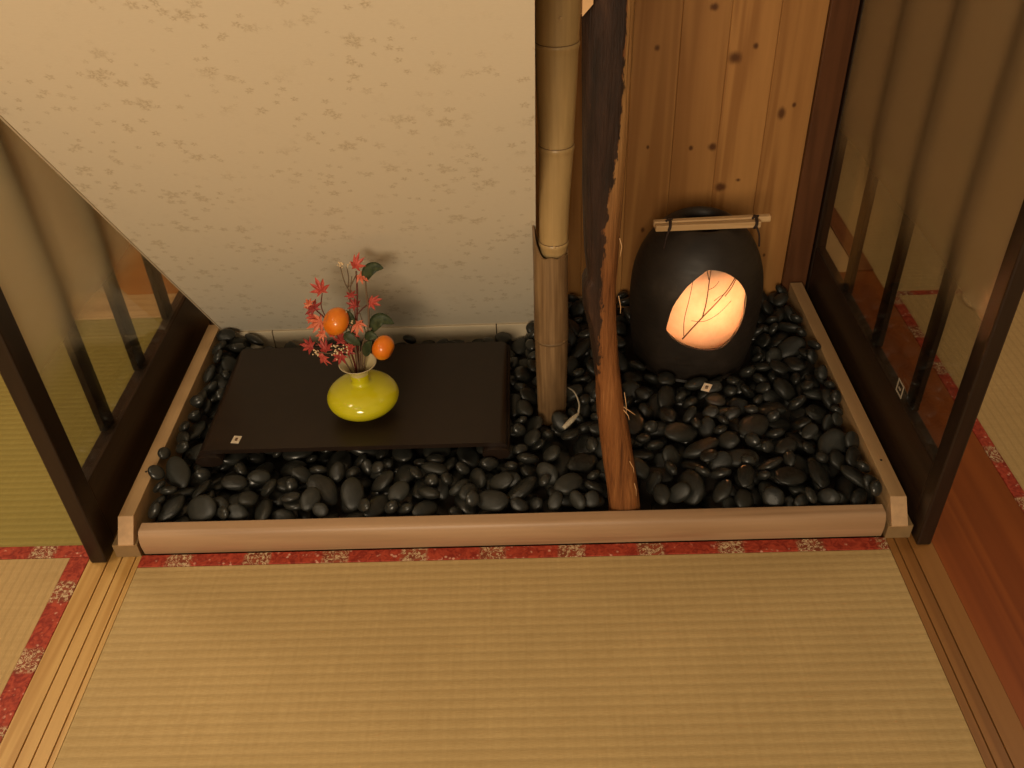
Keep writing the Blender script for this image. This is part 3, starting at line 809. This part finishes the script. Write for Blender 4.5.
shell.modifiers.clear(); shell.data = nm; nm.name = 'shell'
bpy.data.objects.remove(cut)
nm.set_sharp_from_angle(angle=math.radians(45))
# paper liner
m = NT('lit_washi_paper'); v = m.coord(); f = m.noise(v, 60, 4, .6)
tl = m.n('ShaderNodeBsdfTranslucent'); m.set(tl, 0, m.mix(m.rng(f, .3, .7), (.92, .70, .50), (.98, .80, .62)))
df = m.n('ShaderNodeBsdfDiffuse'); m.set(df, 0, m.mix(m.rng(f, .3, .7), (.85, .66, .48), (.92, .76, .58)))
ms = m.n('ShaderNodeMixShader'); ms.inputs[0].default_value = .35; m.t.links.new(tl.outputs[0], ms.inputs[1]); m.t.links.new(df.outputs[0], ms.inputs[2])
m.t.links.new(ms.outputs[0], m.out.inputs[0]); PAPER = m.m
bm = bmesh.new(); n = 60
R0, R1 = .098, .0975
for R_ in (R0, R1):
    pass
rings = []
for (r, z) in ((R0, LZ+.014), (R0, LZ+.12), (R0*.98, LZ+.20), (R0*.88, LZ+.262), (R0*.88-.0005, LZ+.262), (R0*.98-.0005, LZ+.20), (R1, LZ+.12), (R1, LZ+.014)):
    rings.append([bm.verts.new((LX+r*math.cos(2*PI*k/n), LY+r*math.sin(2*PI*k/n), z)) for k in range(n)])
for a, b in zip(rings, rings[1:]+rings[:1]):
    for k in range(n): bm.faces.new((a[k], a[(k+1) % n], b[(k+1) % n], b[k]))
obj('paper_liner', bm, PAPER, lt, smooth=True)
bm = bmesh.new(); lathe(bm, [(.084, LZ+.2635), (.090, LZ+.2640), (.090, LZ+.2655), (.0005, LZ+.2665)], LX, LY, 40)
obj('glow_blocker', bm, CER, lt)  # added disc that blocks the bulb glow and keeps the mouth dark
bm = bmesh.new(); bmesh.ops.create_uvsphere(bm, u_segments=20, v_segments=12, radius=.016)
bmesh.ops.translate(bm, verts=bm.verts, vec=(LX+.018, LY-.052, LZ+.160))
m = NT('bulb_glow'); em = m.n('ShaderNodeEmission'); em.inputs[0].default_value = (1, .60, .36, 1); em.inputs[1].default_value = 120; m.t.links.new(em.outputs[0], m.out.inputs[0])
obj('bulb', bm, m.m, lt, smooth=True)
# twigs pressed on the paper
TW = plain('dark_twig', (.10, .055, .02), .7)
def cyl(x, z, rr=.1005):
    dx = x-LX; rr = float(np.interp(z, [.15, .23, .292], [.1005, .0995, .0905])); return (x, LY-math.sqrt(max(rr*rr-dx*dx, 1e-5)), z)
def tw(pts, r0, r1):
    P = smoothpts([(a, 0, b) for a, b in pts], 6); P = [cyl(p.x, p.z) for p in P]; bm = bmesh.new()
    tube(bm, P, [r0+(r1-r0)*i/(len(P)-1) for i in range(len(P))], 6); obj('twig', bm, TW, lt, smooth=True)
tw([(.972, .120), (.988, .148), (1.008, .178), (1.030, .205), (1.056, .238), (1.074, .265)], .0016, .0008)
tw([(1.005, .174), (1.009, .205), (1.011, .25), (1.014, .30)], .0013, .0008)
tw([(.974, .128), (.972, .165), (.977, .21), (.982, .258)], .0009, .0005)
tw([(1.010, .255), (1.005, .275), (.998, .295)], .0008, .0005)
tw([(1.045, .215), (1.060, .235), (1.078, .27)], .0009, .0005)
tw([(1.024, .209), (1.034, .217), (1.045, .222)], .0007, .0004)
tw([(.985, .165), (1.01, .165), (1.035, .178), (1.06, .20)], .0005, .0004)
tw([(1.012, .235), (1.022, .24), (1.03, .25)], .0006, .0004)
# sticks tied across the mouth
WD = wood('stick_wood', (.50, .30, .13), (.68, .45, .23), 0, .5, 60, .05, .4)
def stick(x0, x1, y, z, w, h, yaw):
    bm = newbox(x0, x1, -w/2, w/2, -h/2, h/2, bev=.0018)
    bmesh.ops.translate(bm, verts=bm.verts, vec=(-LX, 0, 0)); bmesh.ops.rotate(bm, verts=bm.verts, cent=(0, 0, 0), matrix=Euler((0, 0, yaw)).to_matrix())
    bmesh.ops.translate(bm, verts=bm.verts, vec=(LX, y, z)); return bm
obj('stick', stick(.912, 1.108, LY-.038, LZ+.3125, .013, .012, .02), WD, lt)
obj('stick', stick(.910, 1.130, LY-.024, LZ+.3145, .012, .012, .04), WD, lt)
CORD = plain('dark_cord', (.03, .014, .008), .8)
for xx in (.938, 1.098):
    bm = bmesh.new(); yc = LY-.031; zc = LZ+.3135; ys = .016; zs_ = .0085
    tube(bm, [(xx+.002*math.sin(a), yc+ys*math.cos(a), zc+zs_*math.sin(a)) for a in np.linspace(0, 2*PI, 25)], .0030, 7, cap=False)
    tube(bm, smoothpts([(xx-.006, yc-.004, zc+zs_), (xx, yc, zc+zs_+.003), (xx+.007, yc+.006, zc+zs_)], 4), .0022, 7)
    sx = 1 if xx > LX else -1
    tube(bm, smoothpts([(xx, yc-ys, zc), (xx+sx*.006, yc-ys-.006, zc-.016), (xx+sx*.009, yc-ys-.006, zc-.04)], 5), .0018, 7)
    obj('cord', bm, CORD, lt, smooth=True)

# ------------------------------------------------------------------ pebbles: drop one by one onto a height field
def pebbles():
    rng = np.random.RandomState(11)
    G = .002; X0, X1, Y0, Y1 = -.03, 1.29, .024, .72
    nx, ny = int((X1-X0)/G), int((Y1-Y0)/G)
    gx = X0+(np.arange(nx)+.5)*G; gy = Y0+(np.arange(ny)+.5)*G
    GX, GY = np.meshgrid(gx, gy, indexing='ij')
    H = np.zeros((nx, ny)); BIG = 5.0
    own = -np.ones((nx, ny), int)
    H[(GX < 0) | (GX > 1.2585)] = .0685
    H[(GY < .0285)] = .0505
    H[(GY < .0285) & ((GX < .01) | (GX > 1.25))] = BIG
    H[GX < -.012] = BIG; H[GX > 1.272] = BIG
    H[(GX < .689) & (GY > slope_y(.046)-.006)] = BIG
    
    H[(GX >= .684) & (GY > .709)] = BIG
    H[(GX > .795) & (GX < .862) & (GY < .096)] = BIG
    H[(GX-.7115)**2+(GY-BY)**2 < .0285**2] = BIG
    H[(GX-LX)**2+(GY-LY)**2 < .1265**2] = BIG
    bin_ = (GX > BX0-.006) & (GX < BX1+.006) & (GY > BY0-.012) & (GY < BY1+.008)
    CAP = np.full((nx, ny), .070)           # nothing may rise above this
    CAP[GX < .05] = .084; CAP[GX > 1.22] = .084
    CAP[(GX < .66) & (GX > .10) & (GY > BY1-.01)] = .036
    CAP[bin_] = .0500
    LOW = bin_ & (GX > BX0+.07) & (GX < BX1-.07) & (GY > BY0+.07) & (GY < BY1-.05)
    H[LOW] = BIG
    # shade of slope above: keep below it
    stones = []
    protos = [(random.uniform(.9, 1.1)) for _ in range(6)]
    fails = 0; tries = 0
    forced = [(.700, BY-.046), (.730, BY-.046), (.712, BY-.052), (.745, BY-.030), (.680, BY-.034)]*3
    while fails < 420 and tries < 5200:
        tries += 1
        big = rng.rand() < .42
        cx0 = rng.uniform(X0+.02, X1-.02)
        if big: a, b, c = rng.uniform(.027, .037), rng.uniform(.019, .026), rng.uniform(.010, .0145)
        else: a, b, c = rng.uniform(.020, .027), rng.uniform(.0145, .020), rng.uniform(.0085, .012)
        if fails > 200: a, b, c = rng.uniform(.014, .020), rng.uniform(.011, .0145), rng.uniform(.007, .0095)
        best = None
        ff = forced.pop(0) if forced else None
        for _ in range(14):
            cx, cy = rng.uniform(X0+.012, X1-.012), rng.uniform(Y0+.012, Y1-.012)
            if ff: cx, cy = ff[0]+rng.normal(0, .004), ff[1]+rng.normal(0, .004)
            i0, j0 = int((cx-X0)/G), int((cy-Y0)/G)
            if H[i0, j0] > .3: continue
            kk = int(a*.7/G)
            ia, ib, ja, jb = max(0, i0-kk), min(nx, i0+kk+1), max(0, j0-kk), min(ny, j0+kk+1)
            sub = H[ia:ib, ja:jb]; ok = sub < .3
            if ok.sum() < 20: continue
            A = np.stack([GX[ia:ib, ja:jb][ok]-cx, GY[ia:ib, ja:jb][ok]-cy, np.ones(ok.sum())], 1)
            s, *_ = np.linalg.lstsq(A, sub[ok], rcond=None)
            nrm = Vector((-s[0], -s[1], 1)); nrm.x = max(-.9, min(.9, nrm.x)); nrm.y = max(-.9, min(.9, nrm.y))
            nrm = (nrm + Vector((rng.normal(0, .12), rng.normal(0, .12)-.05, 0))).normalized()
            q = Vector((0, 0, 1)).rotation_difference(nrm) @ Quaternion((0, 0, 1), rng.uniform(0, PI))
            Rm = np.array(q.to_matrix())
            Q = Rm @ np.diag([1/a**2, 1/b**2, 1/c**2]) @ Rm.T
            m_ = int(a/G)+2
            ia, ib, ja, jb = i0-m_, i0+m_+1, j0-m_, j0+m_+1
            if ia < 0 or ja < 0 or ib > nx or jb > ny: continue
            dx = GX[ia:ib, ja:jb]-cx; dy = GY[ia:ib, ja:jb]-cy
            bb = Q[0, 2]*dx+Q[1, 2]*dy; cc = Q[0, 0]*dx*dx+2*Q[0, 1]*dx*dy+Q[1, 1]*dy*dy-1
            D = bb*bb-Q[2, 2]*cc; ins = D > 0
            if not ins.any(): continue
            sq = np.sqrt(np.maximum(D, 0)); zt_ = (-bb+sq)/Q[2, 2]; zb_ = (-bb-sq)/Q[2, 2]
            Hs = H[ia:ib, ja:jb]
            z = (Hs-zb_)[ins].max()
            if z > .2: continue
            top = (z+zt_)[ins]
            if (top > CAP[ia:ib, ja:jb][ins]).any(): continue
            # under the sloping wall stay clear of the paper
            if cx < .69 and ((z+zt_)[ins] > .30-(GY[ia:ib, ja:jb][ins]-.41)*1.346+.0).any(): continue
            score = z + rng.normal(0, .001)
            if best is None or score < best[0]: best = (score, cx, cy, z, q, ia, ib, ja, jb, ins, zt_)
        if best is None: fails += 1; continue
        fails = max(0, fails-2) if fails < 200 else fails
        _, cx, cy, z, q, ia, ib, ja, jb, ins, zt_ = best
        Hs = H[ia:ib, ja:jb]; os_ = own[ia:ib, ja:jb]
        upd = ins & (z+zt_ > Hs); Hs[upd] = (z+zt_)[upd]; os_[upd] = len(stones)
        stones.append((cx, cy, z, q, a, b, c))
    # how much of each shows towards the viewer
    vis = np.zeros(len(stones))
    gyH = np.zeros_like(H); gyH[:, :-1] = np.clip((H[:, 1:]-H[:, :-1])/G, -3, 3)
    w = np.clip(.62+.78*gyH, 0, 3)
    m_ = own >= 0
    hid = bin_ | (((GX-LX)**2/(.13**2)+(GY-LY-.10)**2/(.2**2) < 1) & (GY > LY))
    w[hid] = 0
    # seen through a height field from the front: compare with stones nearer the camera
    np.add.at(vis, own[m_], w[m_])
    return stones, vis
stones, vis = pebbles()
print('stones', len(stones), 'visible', int((vis > 6).sum()), 'sizes', np.sort(vis)[::-1][[50, 150, 299]])
def proto_pebble(seed):
    bm = bmesh.new(); bmesh.ops.create_icosphere(bm, subdivisions=4, radius=1)
    for v_ in bm.verts:
        p = v_.co.normalized()
        v_.co = p*(.955+.045*mnoise.noise(p*1.3+Vector((seed*7.1, 0, 0)))*1.6)
        e = 1-.10*max(0, p.z)**3
        v_.co.z *= e
    me = bpy.data.meshes.new('river_pebble'); bm.to_mesh(me); bm.free()
    for p in me.polygons: p.use_smooth = True
    me.materials.append(M['stone']); return me
PM = [proto_pebble(i) for i in range(7)]
def zone(x, y):
    if x < .07: return 'left', 'smooth black pebble in the strip between the left batten and the dark board'
    if x < .65 and y < .19:
        if x < .2: return 'fl', 'smooth black pebble in front of the left end of the dark board'
        if x < .42: return 'fm', 'smooth black pebble in front of the dark board, below the vase'
        return 'fr', 'smooth black pebble in front of the right end of the dark board'
    if x < .69 and y > .45: return 'bb', 'smooth black pebble along the white baseboard behind the dark board'
    if x < .69: return 'br', 'smooth black pebble between the dark board and the bamboo'
    if x < .83:
        if y > .4: return 'bp', 'smooth black pebble behind the bamboo, near the pine back wall'
        if y > .2: return 'bs', 'smooth black pebble beside the bamboo foot, left of the rough post'
        return 'ps', 'smooth black pebble by the front sill, just left of the rough post foot'
    if y > .37 and x < .95: return 'll', 'smooth black pebble between the rough post and the lantern'
    if x > 1.17: return 'rr', 'smooth black pebble in the strip along the right batten'
    if y > .37: return 'lr', 'smooth black pebble close around the right side of the lantern'
    if y > .21: return 'lf', 'smooth black pebble just in front of the lantern'
    if x < 1.0: return 'sf', 'smooth black pebble by the front sill, just right of the rough post foot'
    return 'sr', 'smooth black pebble by the front sill, below the lantern towards the right'
order = np.argsort(-vis)
rest = []
for rank, i in enumerate(order):
    cx, cy, z, q, a, b, c = stones[i]
    if rank < 300:
        o = bpy.data.objects.new('river_pebble', PM[int(i) % len(PM)]); COL.objects.link(o)
        o.location = (cx, cy, z); o.rotation_mode = 'QUATERNION'; o.rotation_quaternion = q; o.scale = (a, b, c)
        zn, lb = zone(cx, cy)
        tag(o, lb, 'pebble', 'black river pebbles: '+lb[len('smooth black pebble '):])
    else: rest.append(stones[i])
bm = bmesh.new()
for k, (cx, cy, z, q, a, b, c) in enumerate(rest):
    mt = Matrix.Translation((cx, cy, z)) @ q.to_matrix().to_4x4() @ Matrix.Diagonal((a*.96, b*.96, c*.96, 1))
    bmesh.ops.create_icosphere(bm, subdivisions=3, radius=1, matrix=mt)
ro = obj('pebble_bed', bm, plain('black_pebble_bed', (.022, .022, .019), .28, .3, 60), origin=(.63, .3, .0), smooth=True)
tag(ro, 'remaining small black pebbles filling the bed under and between the larger ones', 'pebbles', kind='stuff')

# pale cord lying on the pebbles
bm = bmesh.new(); P = smoothpts([(.744, .345, .066), (.755, .322, .072), (.762, .290, .070), (.759, .262, .069)], 6)
tube(bm, P, [.0012+.0006*i/len(P) for i in range(len(P))], 8)
P2 = smoothpts([(.759, .262, .069), (.746, .242, .071), (.730, .222, .069)], 6)
tube(bm, P2, [.0022+.0030*math.sin(PI*i/(len(P2)-1)*.8) for i in range(len(P2))], 8)
tag(obj('plastic_tie', bm, plain('pale_tie', (.55, .48, .36), .45), smooth=True), 'pale curved plastic tie lying on the pebbles by the bamboo foot', 'tie')

# ------------------------------------------------------------------ lights
def area(name, loc, target, size, power, col, shape='DISK'):
    l = bpy.data.lights.new(name, 'AREA'); l.shape = shape; l.size = size; l.energy = power; l.color = col
    o = bpy.data.objects.new(name, l); COL.objects.link(o); o.location = loc
    o.rotation_euler = (Vector(target)-Vector(loc)).to_track_quat('-Z', 'Y').to_euler(); return o
WARM = (1, .80, .55)
area('ceiling_lamp', (.08, -3.2, 1.7), (.40, .2, .5), 1.0, 66, WARM)
area('ceiling_lamp', (-.7, -.35, 1.9), (.1, .1, 0), .5, 9, WARM)
for x_ in (-.6, -.25, .15):
    l = bpy.data.lights.new('ceiling_spot', 'POINT'); l.energy = 1.4; l.shadow_soft_size = .035; l.color = WARM
    o = bpy.data.objects.new('ceiling_spot', l); COL.objects.link(o); o.location = (x_, -1.2, 2.0)
area('side_room_fill', (-1.0, .5, 2.2), (-.6, .6, 0), .4, 10, WARM)  # added fill light, unseen, brightens the room behind the left screen
area('side_room_fill', (2.2, .2, 2.2), (1.9, .5, 0), .4, 6, WARM)  # same kind of added fill for the room behind the right screen

w = bpy.data.worlds.new('World'); SC.world = w; w.use_nodes = True
bg = w.node_tree.nodes['Background']; bg.inputs[0].default_value = (1, .80, .55, 1); bg.inputs[1].default_value = .225

# ------------------------------------------------------------------ camera
R = ((0.99939, -0.001423, -0.034903), (-0.028445, -0.613127, -0.789472), (-0.020277, 0.789983, -0.612793))
rt, dn, fw = (Vector(r) for r in R)
cm = bpy.data.cameras.new('Camera'); cam = bpy.data.objects.new('Camera', cm); COL.objects.link(cam)
mt = Matrix((rt, -dn, -fw)).transposed().to_4x4(); mt.translation = (0.67098, -1.02761, 1.14330)
cam.matrix_world = mt; cm.sensor_width = 36; cm.lens = 898.83/1024*36; cm.clip_start = .02
SC.camera = cam
vsn = SC.view_settings; vsn.view_transform = 'Standard'; vsn.look = 'None'; vsn.gamma = 1; vsn.exposure = 0; vsn.use_curve_mapping = False
for o in SC.objects:
    if '_org' in o.keys(): del o['_org']
